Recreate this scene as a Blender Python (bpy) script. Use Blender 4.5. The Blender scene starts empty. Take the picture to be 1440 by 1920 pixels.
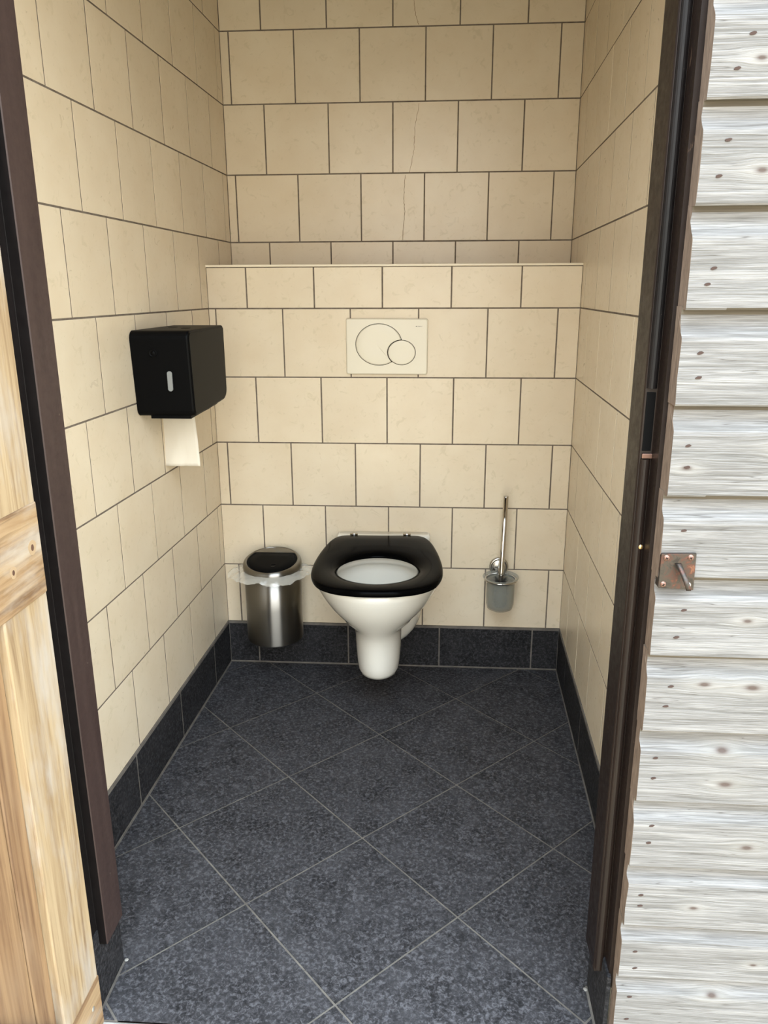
import bpy, bmesh, math, random
from mathutils import Vector, Matrix, noise
random.seed(7)
S = bpy.context.scene
COL = S.collection

# ------------------------------------------------------------------ camera, sky, exposure
CAM = (0.68619, -2.35492, 1.21394)
YAW, PITCH, ROLL, FPX = -0.06791, -0.27947, -0.0036, 1447.7
cyw, syw, cp, sp = math.cos(YAW), math.sin(YAW), math.cos(PITCH), math.sin(PITCH)
fwd = Vector((syw * cp, cyw * cp, sp)); rgt = Vector((cyw, -syw, 0)); upv = rgt.cross(fwd)
cr, sr = math.cos(ROLL), math.sin(ROLL)
rgt, upv = cr * rgt + sr * upv, -sr * rgt + cr * upv
cam_data = bpy.data.cameras.new('camera')
cam = bpy.data.objects.new('camera', cam_data); COL.objects.link(cam)
cam.matrix_world = Matrix(((rgt.x, upv.x, -fwd.x, CAM[0]), (rgt.y, upv.y, -fwd.y, CAM[1]), (rgt.z, upv.z, -fwd.z, CAM[2]), (0, 0, 0, 1)))
cam_data.sensor_fit = 'HORIZONTAL'; cam_data.sensor_width = 36.0; cam_data.lens = 36.0 * FPX / 1440.0
cam_data.clip_start = 0.02
S.camera = cam

world = bpy.data.worlds.new('overcast_sky'); S.world = world; world.use_nodes = True
bg = world.node_tree.nodes['Background']
bg.inputs['Strength'].default_value = 1.0
# overcast sky: three times brighter overhead than at the horizon, the same all the way round
_n, _l = world.node_tree.nodes, world.node_tree.links
_tc = _n.new('ShaderNodeTexCoord'); _sx = _n.new('ShaderNodeSeparateXYZ'); _l.new(_tc.outputs['Generated'], _sx.inputs[0])
_cl = _n.new('ShaderNodeClamp'); _l.new(_sx.outputs[2], _cl.inputs[0])
_ma = _n.new('ShaderNodeMath'); _ma.operation = 'MULTIPLY_ADD'; _l.new(_cl.outputs[0], _ma.inputs[0]); _ma.inputs[1].default_value = 2 / 3; _ma.inputs[2].default_value = 1 / 3
_cr = _n.new('ShaderNodeValToRGB'); _l.new(_cl.outputs[0], _cr.inputs[0])
_cr.color_ramp.elements[0].color = (1.0, 0.937, 0.838, 1); _cr.color_ramp.elements[1].position = 0.7; _cr.color_ramp.elements[1].color = (0.74, 0.88, 1.0, 1)
_vm = _n.new('ShaderNodeVectorMath'); _vm.operation = 'SCALE'; _l.new(_cr.outputs[0], _vm.inputs[0]); _l.new(_ma.outputs[0], _vm.inputs[3])
_l.new(_vm.outputs[0], bg.inputs['Color'])

S.view_settings.view_transform = 'Standard'; S.view_settings.look = 'None'
S.view_settings.gamma = 1.0; S.view_settings.use_curve_mapping = False
S.view_settings.exposure = 3.77
S.cycles.use_denoising = True
S.cycles.max_bounces = 16; S.cycles.diffuse_bounces = 8; S.cycles.glossy_bounces = 6
S.cycles.transmission_bounces = 10; S.cycles.transparent_max_bounces = 12
S.cycles.caustics_reflective = False; S.cycles.caustics_refractive = False

# ------------------------------------------------------------------ measures (metres)
P = 0.203            # wall tile pitch
JT = 0.0044          # joint
HS = 0.1481          # height of the first wall tile row
W = 1.1008           # width at the boxed-in wall
SK = 0.02945         # side walls lean by this much in plan
D = 0.2735           # depth of the ledge
YR = -1.222          # inner face of the door wall
YO = -1.345          # outer edge of the floor
XL, XR = 0.1145, 0.975   # reveal of the doorway
ZC = 2.42            # ceiling
ZH = 2.06            # door head
ZLEDGE = 1.2815

# ------------------------------------------------------------------ node helpers
def srgb(r, g, b):
    f = lambda c: (c / 255 / 12.92) if c / 255 <= 0.04045 else ((c / 255 + 0.055) / 1.055) ** 2.4
    return (f(r), f(g), f(b), 1)

class NT:
    def __init__(self, name, rough=0.5, spec=0.5, metal=0.0, color=(0.8, 0.8, 0.8, 1)):
        self.m = bpy.data.materials.new(name); self.m.use_nodes = True
        self.t = self.m.node_tree; self.p = self.t.nodes['Principled BSDF']
        self.set('Roughness', rough); self.set('Specular IOR Level', spec); self.set('Metallic', metal); self.set('Base Color', color)
    def set(self, k, v):
        s = self.p.inputs[k]
        if isinstance(v, bpy.types.NodeSocket): self.t.links.new(v, s)
        else: s.default_value = v
    def n(self, kind, **kw):
        nd = self.t.nodes.new(kind)
        for k, v in kw.items():
            if k.startswith('i_'):
                key = k[2:]; key = int(key) if key.isdigit() else key.replace('_', ' ')
                s = nd.inputs[key]
                if isinstance(v, bpy.types.NodeSocket): self.t.links.new(v, s)
                else: s.default_value = v
            else: setattr(nd, k, v)
        return nd
    def math(self, op, a, b=0.0, c=0.0):
        nd = self.t.nodes.new('ShaderNodeMath'); nd.operation = op
        for i, v in enumerate((a, b, c)):
            if isinstance(v, bpy.types.NodeSocket): self.t.links.new(v, nd.inputs[i])
            else: nd.inputs[i].default_value = v
        return nd.outputs[0]
    def vmath(self, op, a, b=(0, 0, 0)):
        nd = self.t.nodes.new('ShaderNodeVectorMath'); nd.operation = op
        for i, v in enumerate((a, b)):
            if isinstance(v, bpy.types.NodeSocket): self.t.links.new(v, nd.inputs[i])
            else: nd.inputs[i].default_value = v
        return nd.outputs[1] if op in ('DOT_PRODUCT', 'LENGTH') else nd.outputs[0]
    def ramp(self, fac, stops, interp='LINEAR'):
        nd = self.t.nodes.new('ShaderNodeValToRGB'); self.t.links.new(fac, nd.inputs[0])
        cr_ = nd.color_ramp; cr_.interpolation = interp
        while len(cr_.elements) < len(stops): cr_.elements.new(0.5)
        for e, (pos, col) in zip(cr_.elements, stops):
            e.position = pos; e.color = col if len(col) == 4 else (*col, 1)
        return nd.outputs[0]
    def mix(self, fac, a, b, blend='MIX'):
        nd = self.t.nodes.new('ShaderNodeMix'); nd.data_type = 'RGBA'; nd.blend_type = blend
        for i, v in ((0, fac), (6, a), (7, b)):
            if isinstance(v, bpy.types.NodeSocket): self.t.links.new(v, nd.inputs[i])
            else: nd.inputs[i].default_value = v
        return nd.outputs[2]
    def noise(self, vec, scale, detail=4, rough=0.5, dist=0.0):
        nd = self.n('ShaderNodeTexNoise', i_Scale=scale, i_Detail=detail, i_Roughness=rough, i_Distortion=dist)
        self.t.links.new(vec, nd.inputs['Vector']); return nd.outputs[0]
    def objco(self, rnd=0.0):
        co = self.n('ShaderNodeTexCoord').outputs['Object']
        if rnd:
            oi = self.n('ShaderNodeObjectInfo').outputs['Random']
            off = self.n('ShaderNodeCombineXYZ', i_X=self.math('MULTIPLY', oi, rnd), i_Y=self.math('MULTIPLY', oi, rnd * 1.7), i_Z=self.math('MULTIPLY', oi, rnd * 0.6)).outputs[0]
            co = self.vmath('ADD', co, off)
        return co
    def scale(self, vec, s): return self.vmath('MULTIPLY', vec, s)
    def rand(self): return self.n('ShaderNodeObjectInfo').outputs['Random']
    def bump(self, h, strength=0.2, dist=0.001):
        b = self.n('ShaderNodeBump', i_Strength=strength, i_Distance=dist, i_Height=h); self.set('Normal', b.outputs[0])

M = {}
def g(v): return (v, v, v, 1)

# beige wall tile
t = NT('beige_tile', rough=0.30, spec=0.5)
co = t.objco(31)
cloud = t.noise(co, 9, 4, 0.55)
vein = t.noise(co, 38, 5, 0.62, 1.2)
c1 = t.ramp(cloud, [(0.3, srgb(206, 191, 166)), (0.7, srgb(212, 199, 176))])
c2 = t.mix(t.ramp(vein, [(0.33, g(0.5)), (0.42, g(0.0))]), c1, srgb(190, 177, 148))
tone = t.math('MULTIPLY_ADD', t.rand(), 0.05, 0.975)
t.set('Base Color', t.mix(1.0, c2, t.n('ShaderNodeCombineXYZ', i_X=tone, i_Y=tone, i_Z=tone).outputs[0], 'MULTIPLY'))
t.set('Roughness', t.ramp(vein, [(0.3, g(0.36)), (0.7, g(0.27))]))
t.bump(t.noise(co, 60, 3), 0.06, 0.0006)
M['tile'] = t.m

t = NT('grout', rough=0.9, spec=0.2)
co = t.n('ShaderNodeTexCoord').outputs['Object']
t.set('Base Color', t.ramp(t.noise(co, 40, 5, 0.6), [(0.3, srgb(92, 82, 72)), (0.7, srgb(120, 110, 100))]))
M['grout'] = t.m
t = NT('floor_grout', rough=0.9, spec=0.2)
co = t.n('ShaderNodeTexCoord').outputs['Object']
t.set('Base Color', t.ramp(t.noise(co, 22, 6, 0.65), [(0.3, srgb(84, 79, 74)), (0.7, srgb(116, 110, 103))]))
M['fgrout'] = t.m

def dark_tile(name, k):
    t = NT(name, rough=0.5, spec=0.15)
    co = t.objco(17)
    n1 = t.noise(co, 130, 6, 0.72, 0.6); n2 = t.noise(co, 14, 4, 0.6); n3 = t.noise(co, 55, 6, 0.7, 1.5)
    c = t.ramp(n1, [(0.38, srgb(20 * k, 20 * k, 21 * k)), (0.5, srgb(42 * k, 41 * k, 43 * k)), (0.62, srgb(78 * k, 77 * k, 80 * k))])
    c = t.mix(t.ramp(n3, [(0.36, g(0.6)), (0.48, g(0))]), c, srgb(27 * k, 26 * k, 28 * k))
    c = t.mix(t.ramp(n2, [(0.35, g(0.0)), (0.7, g(0.35))]), c, srgb(72 * k, 71 * k, 74 * k))
    t.set('Base Color', c)
    t.set('Roughness', t.ramp(n1, [(0.3, g(0.75)), (0.7, g(0.6))])); t.bump(n1, 0.12, 0.0006)
    return t.m
M['dark'] = dark_tile('anthracite_tile', 1.10); M['dark_skirt'] = dark_tile('anthracite_skirting_tile', 0.74)

def paint(name, base, worn, thr, chips=True):
    t = NT(name, rough=0.42, spec=0.2)
    co = t.n('ShaderNodeTexCoord').outputs['Object']
    st = t.scale(co, (60, 60, 5))
    n1 = t.noise(st, 1.0, 4, 0.6); n2 = t.noise(co, 70, 5, 0.7); n3 = t.noise(t.scale(co, (30, 30, 9)), 1.0, 6, 0.75)
    c = t.ramp(n1, [(0.3, base[0]), (0.7, base[1])])
    if chips:
        c = t.mix(t.ramp(n3, [(thr, g(0)), (thr + 0.05, g(0.8))]), c, worn)
        c = t.mix(t.ramp(n2, [(0.72, g(0)), (0.75, g(0.8))]), c, srgb(150, 138, 122))
    t.set('Base Color', c); t.set('Roughness', t.ramp(n2, [(0.3, g(0.34)), (0.7, g(0.52))])); t.bump(n1, 0.15, 0.001)
    return t.m
M['paint'] = paint('brown_paint', (srgb(47, 36, 34), srgb(56, 44, 41)), srgb(92, 82, 76), 0.70)
M['paint_worn'] = paint('worn_brown_paint', (srgb(22, 15, 13), srgb(34, 25, 20)), srgb(86, 68, 54), 0.66)
M['paint_black'] = paint('black_rebate_paint', (srgb(12, 10, 10), srgb(20, 16, 16)), srgb(70, 64, 60), 0.70)

# weathered grey siding, grain along X, knots at their places (world metres x, z, size)
KNOTS = [(1.1074, .7858, .7), (1.0612, .690, .9), (1.126, .6869, 1.1), (1.0982, .585, 1.0), (1.1073, .532, 1.1), (1.1501, .4268, 1.0), (1.0854, .3152, .7),
         (1.1857, .214, .6), (1.1315, .149, .9), (1.055, 1.345, .8), (1.006, .995, .7), (1.125, 1.02, 1.0), (1.04, 1.46, .7), (1.20, .93, 1.0), (1.25, .60, 1.0), (1.30, 1.15, 1.0)]
t = NT('weathered_siding', rough=0.85, spec=0.2)
pos = t.n('ShaderNodeNewGeometry').outputs['Position']
zoff = None; dark = None; halo = None
sep = t.n('ShaderNodeSeparateXYZ'); t.t.links.new(pos, sep.inputs[0])
for kx, kz, ks in KNOTS:
    q = t.vmath('MULTIPLY', t.vmath('SUBTRACT', pos, (kx, 0, kz)), (1 / (0.022 * ks), 0, 1 / (0.010 * ks)))
    d2 = t.vmath('DOT_PRODUCT', q, q)
    e = t.math('POWER', 2.718, t.math('MULTIPLY', d2, -0.5))
    dz = t.math('MULTIPLY', t.math('SUBTRACT', sep.outputs[2], kz), t.math('MULTIPLY', e, -0.75))
    core = t.math('POWER', 2.718, t.math('MULTIPLY', d2, -5.5))
    zoff = dz if zoff is None else t.math('ADD', zoff, dz)
    dark = core if dark is None else t.math('ADD', dark, core)
    halo = e if halo is None else t.math('ADD', halo, e)
rnd = t.math('MULTIPLY', t.rand(), 13.0)
gz = t.math('ADD', sep.outputs[2], zoff)
gv = t.n('ShaderNodeCombineXYZ', i_X=t.math('ADD', t.math('MULTIPLY', sep.outputs[0], 5.0), rnd), i_Y=t.math('MULTIPLY', sep.outputs[1], 90), i_Z=t.math('ADD', t.math('MULTIPLY', gz, 170.0), rnd)).outputs[0]
gv2 = t.n('ShaderNodeCombineXYZ', i_X=t.math('ADD', t.math('MULTIPLY', sep.outputs[0], 14.0), rnd), i_Y=0.0, i_Z=t.math('ADD', t.math('MULTIPLY', gz, 620.0), rnd)).outputs[0]
gv3 = t.n('ShaderNodeCombineXYZ', i_X=t.math('ADD', t.math('MULTIPLY', sep.outputs[0], 3.0), rnd), i_Y=0.0, i_Z=t.math('ADD', t.math('MULTIPLY', gz, 34.0), rnd)).outputs[0]
na = t.noise(gv, 1.0, 5, 0.62, 0.6); nb = t.noise(gv2, 1.0, 3, 0.6, 0.3); nc = t.noise(gv3, 1.0, 3, 0.5)
c = t.ramp(na, [(0.26, srgb(78, 76, 74)), (0.40, srgb(98, 96, 94)), (0.52, srgb(111, 109, 108)), (0.66, srgb(126, 124, 122)), (0.8, srgb(107, 106, 105))])
c = t.mix(t.ramp(nb, [(0.34, g(0.6)), (0.50, g(0.0))]), c, srgb(74, 72, 70))
c = t.mix(t.ramp(nb, [(0.56, g(0.0)), (0.72, g(0.7))]), c, srgb(139, 138, 137))
c = t.mix(t.ramp(nc, [(0.4, g(0.0)), (0.75, g(0.4))]), c, srgb(91, 87, 84))
crk = t.noise(t.n('ShaderNodeCombineXYZ', i_X=t.math('ADD', t.math('MULTIPLY', sep.outputs[0], 2.2), rnd), i_Y=0.0, i_Z=t.math('ADD', t.math('MULTIPLY', gz, 95.0), rnd)).outputs[0], 1.0, 2, 0.4)
c = t.mix(t.ramp(crk, [(0.495, g(0.0)), (0.5, g(0.7)), (0.505, g(0.0))]), c, srgb(61, 57, 53))
c = t.mix(t.math('MULTIPLY', halo, 0.45), c, srgb(132, 129, 124))
c = t.mix(t.math('MINIMUM', t.math('MULTIPLY', dark, 1.1), 0.9), c, srgb(66, 54, 49))
t.set('Base Color', c); t.bump(t.math('ADD', na, t.math('MULTIPLY', nb, 0.6)), 0.8, 0.0022)
M['siding'] = t.m
t = NT('fresh_shaded_siding_edge', rough=0.85, spec=0.2)  # unweathered tan under the overlap, with the lip's shade put into the colour
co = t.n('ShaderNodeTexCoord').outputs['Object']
t.set('Base Color', t.ramp(t.noise(t.scale(co, (8, 200, 300)), 1.0, 4, 0.6), [(0.3, srgb(68, 62, 54)), (0.7, srgb(90, 83, 72))])); M['fresh_shaded'] = t.m


t = NT('end_grain', rough=0.85, spec=0.2)
co = t.n('ShaderNodeTexCoord').outputs['Object']
t.set('Base Color', t.ramp(t.noise(t.scale(co, (200, 200, 40)), 1.0, 4, 0.6), [(0.3, srgb(92, 78, 68)), (0.7, srgb(122, 106, 93))]))
M['endgrain'] = t.m

def doorwood(name, axis, cols):
    t = NT(name, rough=0.6, spec=0.3)
    co = t.objco(9)
    fine = {'Z': (130, 130, 5), 'Y': (130, 5, 130)}[axis]; mid = {'Z': (42, 42, 1.6), 'Y': (42, 1.6, 42)}[axis]
    na = t.noise(t.scale(co, fine), 1.0, 4, 0.6, 0.4); nb = t.noise(t.scale(co, mid), 1.0, 4, 0.6, 1.0)
    n3 = t.noise(t.scale(co, {'Z': (18, 18, 5), 'Y': (18, 5, 18)}[axis]), 1.0, 5, 0.6)
    c = t.ramp(nb, [(0.3, cols[0]), (0.45, cols[1]), (0.6, cols[2]), (0.75, cols[1])])
    c = t.mix(t.ramp(na, [(0.32, g(0.55)), (0.5, g(0.0))]), c, cols[0])
    c = t.mix(t.ramp(n3, [(0.46, g(0.0)), (0.66, g(0.75))]), c, cols[3])
    t.set('Base Color', c); t.bump(na, 0.3, 0.001)
    return t.m
WARM = (srgb(109, 86, 63), srgb(142, 122, 94), srgb(157, 138, 109), srgb(157, 150, 141))
RAIL = (srgb(80, 58, 41), srgb(133, 107, 78), srgb(150, 127, 97), srgb(161, 152, 139))
PANEL = (srgb(82, 58, 41), srgb(116, 90, 65), srgb(135, 109, 80), srgb(124, 101, 78))
M['stile'] = doorwood('worn_stile_wood', 'Z', WARM); M['rail'] = doorwood('worn_rail_wood', 'Y', RAIL); M['panel'] = doorwood('panel_wood', 'Z', PANEL)

M['black_plastic'] = NT('black_plastic', rough=0.42, spec=0.05, color=srgb(8, 8, 9)).m
M['black_slot'] = NT('black_slot', rough=0.8, spec=0.2, color=srgb(10, 10, 10)).m
M['grey_window'] = NT('grey_window', rough=0.25, color=srgb(120, 122, 122)).m
M['black_seat'] = NT('black_seat', rough=0.16, spec=0.02, color=srgb(4, 4, 4)).m
t = NT('ceramic', rough=0.12, spec=0.55, color=srgb(217, 214, 205)); t.set('Coat Weight', 0.3); t.set('Coat Roughness', 0.05); M['ceramic'] = t.m
M['white_plastic'] = NT('white_plastic', rough=0.18, spec=0.5, color=srgb(208, 201, 183)).m
M['ledge'] = NT('ledge_white', rough=0.35, color=srgb(220, 209, 187)).m
M['white_paint'] = NT('plaster', rough=0.8, color=srgb(206, 192, 164)).m
M['lettering'] = NT('grey_print', rough=0.5, color=srgb(70, 66, 60)).m
t = NT('brushed_steel', rough=0.28, metal=1.0, color=srgb(138, 135, 130))
co = t.n('ShaderNodeTexCoord').outputs['Object']
t.set('Roughness', t.ramp(t.noise(t.scale(co, (3, 3, 900)), 1.0, 3), [(0.3, g(0.30)), (0.7, g(0.34))]))
t.set('Anisotropic', 0.95); t.set('Anisotropic Rotation', 0.25); tg = t.n('ShaderNodeTangent', direction_type='RADIAL', axis='Z'); t.set('Tangent', tg.outputs[0])
M['steel'] = t.m
M['chrome'] = NT('chrome', rough=0.08, metal=1.0, color=srgb(205, 202, 198)).m
M['satin'] = NT('satin_metal', rough=0.25, metal=1.0, color=srgb(190, 186, 180)).m
t = NT('frosted_glass', rough=0.35, color=srgb(150, 152, 144)); t.set('Alpha', 0.38); M['frost'] = t.m
M['bristle'] = NT('bristles', rough=0.8, color=srgb(24, 26, 28)).m
t = NT('tissue', rough=0.9, spec=0.1, color=srgb(214, 207, 194))
co = t.n('ShaderNodeTexCoord').outputs['Object']; t.bump(t.noise(co, 260, 3), 0.3, 0.0006); M['tissue'] = t.m
t = NT('clear_film', rough=0.15, spec=0.9, color=srgb(235, 232, 222))
t.set('Alpha', 0.36); M['film'] = t.m
t = NT('tarnished_copper', rough=0.42, metal=0.75)
co = t.n('ShaderNodeTexCoord').outputs['Object']
t.set('Base Color', t.ramp(t.noise(co, 75, 6, 0.65, 0.8), [(0.3, srgb(40, 35, 33)), (0.46, srgb(62, 57, 52)), (0.58, srgb(76, 52, 45)), (0.76, srgb(124, 86, 66))]))
t.bump(t.noise(co, 140, 4), 0.3, 0.001); M['copper'] = t.m
M['screw'] = NT('screw_metal', rough=0.4, metal=0.9, color=srgb(118, 92, 82)).m
M['screw_pale'] = NT('pale_screw_metal', rough=0.35, metal=0.8, color=srgb(206, 204, 196)).m
M['brass'] = NT('brass_screw', rough=0.35, metal=0.9, color=srgb(214, 172, 118)).m
M['crack'] = NT('crack_line', rough=0.9, color=srgb(128, 104, 72)).m
M['nailhole'] = NT('nail_hole', rough=0.9, spec=0.1, color=srgb(62, 50, 46)).m
t = NT('concrete', rough=0.9, spec=0.2)
co = t.n('ShaderNodeTexCoord').outputs['Object']
t.set('Base Color', t.ramp(t.noise(co, 30, 6, 0.65), [(0.3, srgb(128, 124, 118)), (0.7, srgb(160, 156, 150))])); M['concrete'] = t.m
t = NT('paving', rough=0.9, spec=0.2)
co = t.n('ShaderNodeTexCoord').outputs['Object']
t.set('Base Color', t.ramp(t.noise(co, 12, 6, 0.65), [(0.3, srgb(178, 163, 138)), (0.7, srgb(204, 188, 160))])); M['paving'] = t.m
M['steel_dark'] = NT('dark_bracket', rough=0.5, metal=0.6, color=srgb(60, 58, 56)).m

# ------------------------------------------------------------------ mesh helpers
def link(name, me, mat=None, parent=None, smooth=False):
    o = bpy.data.objects.new(name, me); COL.objects.link(o)
    if mat is not None and not me.materials: me.materials.append(M[mat] if isinstance(mat, str) else mat)
    if parent is not None: o.parent = parent
    if smooth:
        for p_ in me.polygons: p_.use_smooth = True
    return o
def pyd(name, verts, faces):
    me = bpy.data.meshes.new(name); me.from_pydata([tuple(v) for v in verts], [], faces); me.update(); return me
def fixn(me):
    bm = bmesh.new(); bm.from_mesh(me); bmesh.ops.recalc_face_normals(bm, faces=bm.faces); bm.to_mesh(me); bm.free(); return me
def box_bm(bm, x0, x1, y0, y1, z0, z1):
    v = [bm.verts.new(c) for c in ((x0, y0, z0), (x1, y0, z0), (x1, y1, z0), (x0, y1, z0), (x0, y0, z1), (x1, y0, z1), (x1, y1, z1), (x0, y1, z1))]
    for f in ((0, 3, 2, 1), (4, 5, 6, 7), (0, 1, 5, 4), (1, 2, 6, 5), (2, 3, 7, 6), (3, 0, 4, 7)): bm.faces.new([v[i] for i in f])
def box(name, x0, x1, y0, y1, z0, z1, mat, parent=None, bevel=0.0, seg=2):
    bm = bmesh.new(); box_bm(bm, x0, x1, y0, y1, z0, z1)
    if bevel: bmesh.ops.bevel(bm, geom=list(bm.edges), offset=bevel, segments=seg, profile=0.5, affect='EDGES')
    me = bpy.data.meshes.new(name); bm.to_mesh(me); bm.free()
    return link(name, me, mat, parent)
def boxes(name, lst, mat, parent=None):
    bm = bmesh.new()
    for b in lst: box_bm(bm, *b)
    me = bpy.data.meshes.new(name); bm.to_mesh(me); bm.free(); return link(name, me, mat, parent)
def loft(name, rings, mat, parent=None, cap0=True, cap1=True, smooth=True):
    n = len(rings[0]); v = [p_ for r in rings for p_ in r]; f = []
    for i in range(len(rings) - 1):
        for j in range(n):
            k = (j + 1) % n; f.append((i * n + j, i * n + k, (i + 1) * n + k, (i + 1) * n + j))
    if cap0: f.append(tuple(range(n - 1, -1, -1)))
    if cap1: f.append(tuple((len(rings) - 1) * n + j for j in range(n)))
    return link(name, fixn(pyd(name, v, f)), mat, parent, smooth)
def prism(name, poly, axis, a0, a1, mat, parent=None, bevel=0.0):
    """extrude a 2-D polygon along an axis: 'x' -> poly is (y,z); 'y' -> (x,z); 'z' -> (x,y)"""
    mk = {'x': lambda p_, a: (a, p_[0], p_[1]), 'y': lambda p_, a: (p_[0], a, p_[1]), 'z': lambda p_, a: (p_[0], p_[1], a)}[axis]
    n = len(poly); v = [mk(q, a0) for q in poly] + [mk(q, a1) for q in poly]
    f = [tuple(range(n)), tuple(range(2 * n - 1, n - 1, -1))] + [(i, (i + 1) % n, n + (i + 1) % n, n + i) for i in range(n)]
    me = fixn(pyd(name, v, f))
    if bevel:
        bm = bmesh.new(); bm.from_mesh(me); bmesh.ops.bevel(bm, geom=list(bm.edges), offset=bevel, segments=2, profile=0.5, affect='EDGES'); bm.to_mesh(me); bm.free()
    return link(name, me, mat, parent)
def lathe(name, prof, mat, parent=None, n=48, center=(0, 0, 0), cap0=False, cap1=False):
    rings = [[(center[0] + r * math.cos(2 * math.pi * k / n), center[1] + r * math.sin(2 * math.pi * k / n), center[2] + z) for k in range(n)] for r, z in prof]
    return loft(name, rings, mat, parent, cap0, cap1)
def tube(name, pts, rad, mat, parent=None, n=16, cap=True):
    pts = [Vector(p_) for p_ in pts]; rings = []
    for i, p_ in enumerate(pts):
        d_ = (pts[min(i + 1, len(pts) - 1)] - pts[max(i - 1, 0)]).normalized()
        a = d_.orthogonal().normalized() if i == 0 else (a - d_ * a.dot(d_)).normalized()
        b = d_.cross(a); r = rad[i] if isinstance(rad, (list, tuple)) else rad
        rings.append([p_ + r * (math.cos(2 * math.pi * k / n) * a + math.sin(2 * math.pi * k / n) * b) for k in range(n)])
    return loft(name, rings, mat, parent, cap, cap)
def empty(name, loc=(0, 0, 0), rz=0.0):
    o = bpy.data.objects.new(name, None); COL.objects.link(o); o.location = loc; o.rotation_euler = (0, 0, rz); o.empty_display_size = 0.05; return o
def tag(o, label, cat, kind=None, group=None):
    o['label'] = label; o['category'] = cat
    if kind: o['kind'] = kind
    if group: o['group'] = group
    return o
def rrect(w, h, r, n=6):
    pts = []
    for cx, cy, a0 in ((w / 2 - r, h / 2 - r, 0), (-w / 2 + r, h / 2 - r, 90), (-w / 2 + r, -h / 2 + r, 180), (w / 2 - r, -h / 2 + r, 270)):
        for k in range(n + 1):
            a = math.radians(a0 + 90 * k / n); pts.append((cx + r * math.cos(a), cy + r * math.sin(a)))
    return pts

# ------------------------------------------------------------------ tiles on walls
_cache = {}
def tile_mesh(w, h, mat, th=0.005, ch=0.0004):
    key = (round(w, 3), round(h, 3), mat)
    if key in _cache: return _cache[key]
    w, h = key[0], key[1]; a, b = w / 2, h / 2; c = min(ch, a * 0.5, b * 0.5)
    v = [(-a, -b, -th), (a, -b, -th), (a, b, -th), (-a, b, -th), (-a, -b, -c * 0.7), (a, -b, -c * 0.7), (a, b, -c * 0.7), (-a, b, -c * 0.7),
         (-a + c, -b + c, 0), (a - c, -b + c, 0), (a - c, b - c, 0), (-a + c, b - c, 0)]
    f = [(8, 9, 10, 11)] + [(i, (i + 1) % 4, 4 + (i + 1) % 4, 4 + i) for i in range(4)] + [(4 + i, 4 + (i + 1) % 4, 8 + (i + 1) % 4, 8 + i) for i in range(4)]
    me = pyd('tile', v, f); me.materials.append(M[mat]); _cache[key] = me; return me
def lay(parent, origin, u, nrm, u0, u1, z0, z1, mat):
    """one tile with its face in the plane (origin, u, up); u and z ranges already without the joint"""
    if u1 - u0 < 0.004 or z1 - z0 < 0.004: return
    o = bpy.data.objects.new('tile', tile_mesh(u1 - u0, z1 - z0, mat)); COL.objects.link(o)
    o.parent = parent
    c = origin + u * ((u0 + u1) / 2) + Vector((0, 0, (z0 + z1) / 2)) + nrm * random.uniform(-0.0003, 0.0003)
    upz = Vector((0, 0, 1))
    if u.cross(upz).dot(nrm) < 0: u = -u
    o.matrix_world = Matrix(((u.x, 0, nrm.x, c.x), (u.y, 0, nrm.y, c.y), (0, 1, 0, c.z), (0, 0, 0, 1)))
def rows(parent, origin, u, nrm, lo, hi, spec, mat='tile', zclip=None, skip=None):
    """spec: list of (z0, z1, ref, pitch): joints at ref + k*pitch"""
    for z0, z1, ref, pitch in spec:
        k = math.floor((lo - ref) / pitch) + 1; js = []
        while ref + k * pitch < hi - 0.006: js.append(ref + k * pitch); k += 1
        if js and js[0] - lo < 0.006: js = js[1:]
        e = [lo] + js + [hi]
        for a, b in zip(e[:-1], e[1:]):
            ua = a + (JT / 2 if a > lo else 0.0015); ub = b - (JT / 2 if b < hi else 0.0015)
            za, zb = z0 + JT / 2, z1 - JT / 2
            if skip and skip(ua, ub, za, zb): continue
            lay(parent, origin, u, nrm, ua, ub, za, zb, mat)

X1 = Vector((1, 0, 0)); nL = math.hypot(1, SK)
uL = Vector((SK, 1, 0)) / nL; nLf = Vector((1, -SK, 0)) / nL; nRt = -nLf
zr = lambda r: HS + r * P
xs_l = lambda y: SK * y
xs_r = lambda y: W + SK * y
G = 0.0005   # joints lie this far behind the tile faces

# grout-faced wall bodies
def slab(name, poly_xy, z0, z1, mat): return prism(name, poly_xy, 'z', z0, z1, mat)
wl = slab('wall_left', [(xs_l(YR) - G, YR), (xs_l(D) - G, D), (xs_l(D) - 0.1, D), (xs_l(YR) - 0.1, YR)], -0.02, ZC, 'grout')
tag(wl, 'beige tiled wall on the left with the black paper dispenser on it', 'wall', 'structure')
wr = slab('wall_right', [(xs_r(YR) + G, YR), (xs_r(D) + G, D), (xs_r(D) + 0.1, D), (xs_r(YR) + 0.1, YR)], -0.02, ZC, 'grout')
tag(wr, 'bare beige tiled wall on the right seen at a shallow angle', 'wall', 'structure')
wb = slab('wall_back', [(xs_l(D) - 0.1, D + G), (xs_r(D) + 0.1, D + G), (xs_r(D) + 0.1, D + 0.1), (xs_l(D) - 0.1, D + 0.1)], -0.02, ZC, 'grout')
tag(wb, 'upper beige tiled back wall rising behind the ledge', 'wall', 'structure')
wc = slab('wall_cistern', [(-0.004, G), (W + 0.004, G), (W + 0.01, D), (0.0, D)], -0.02, ZLEDGE, 'grout')
tag(wc, 'half-height boxed-in tiled wall carrying the toilet and flush plate', 'wall', 'structure')

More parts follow.
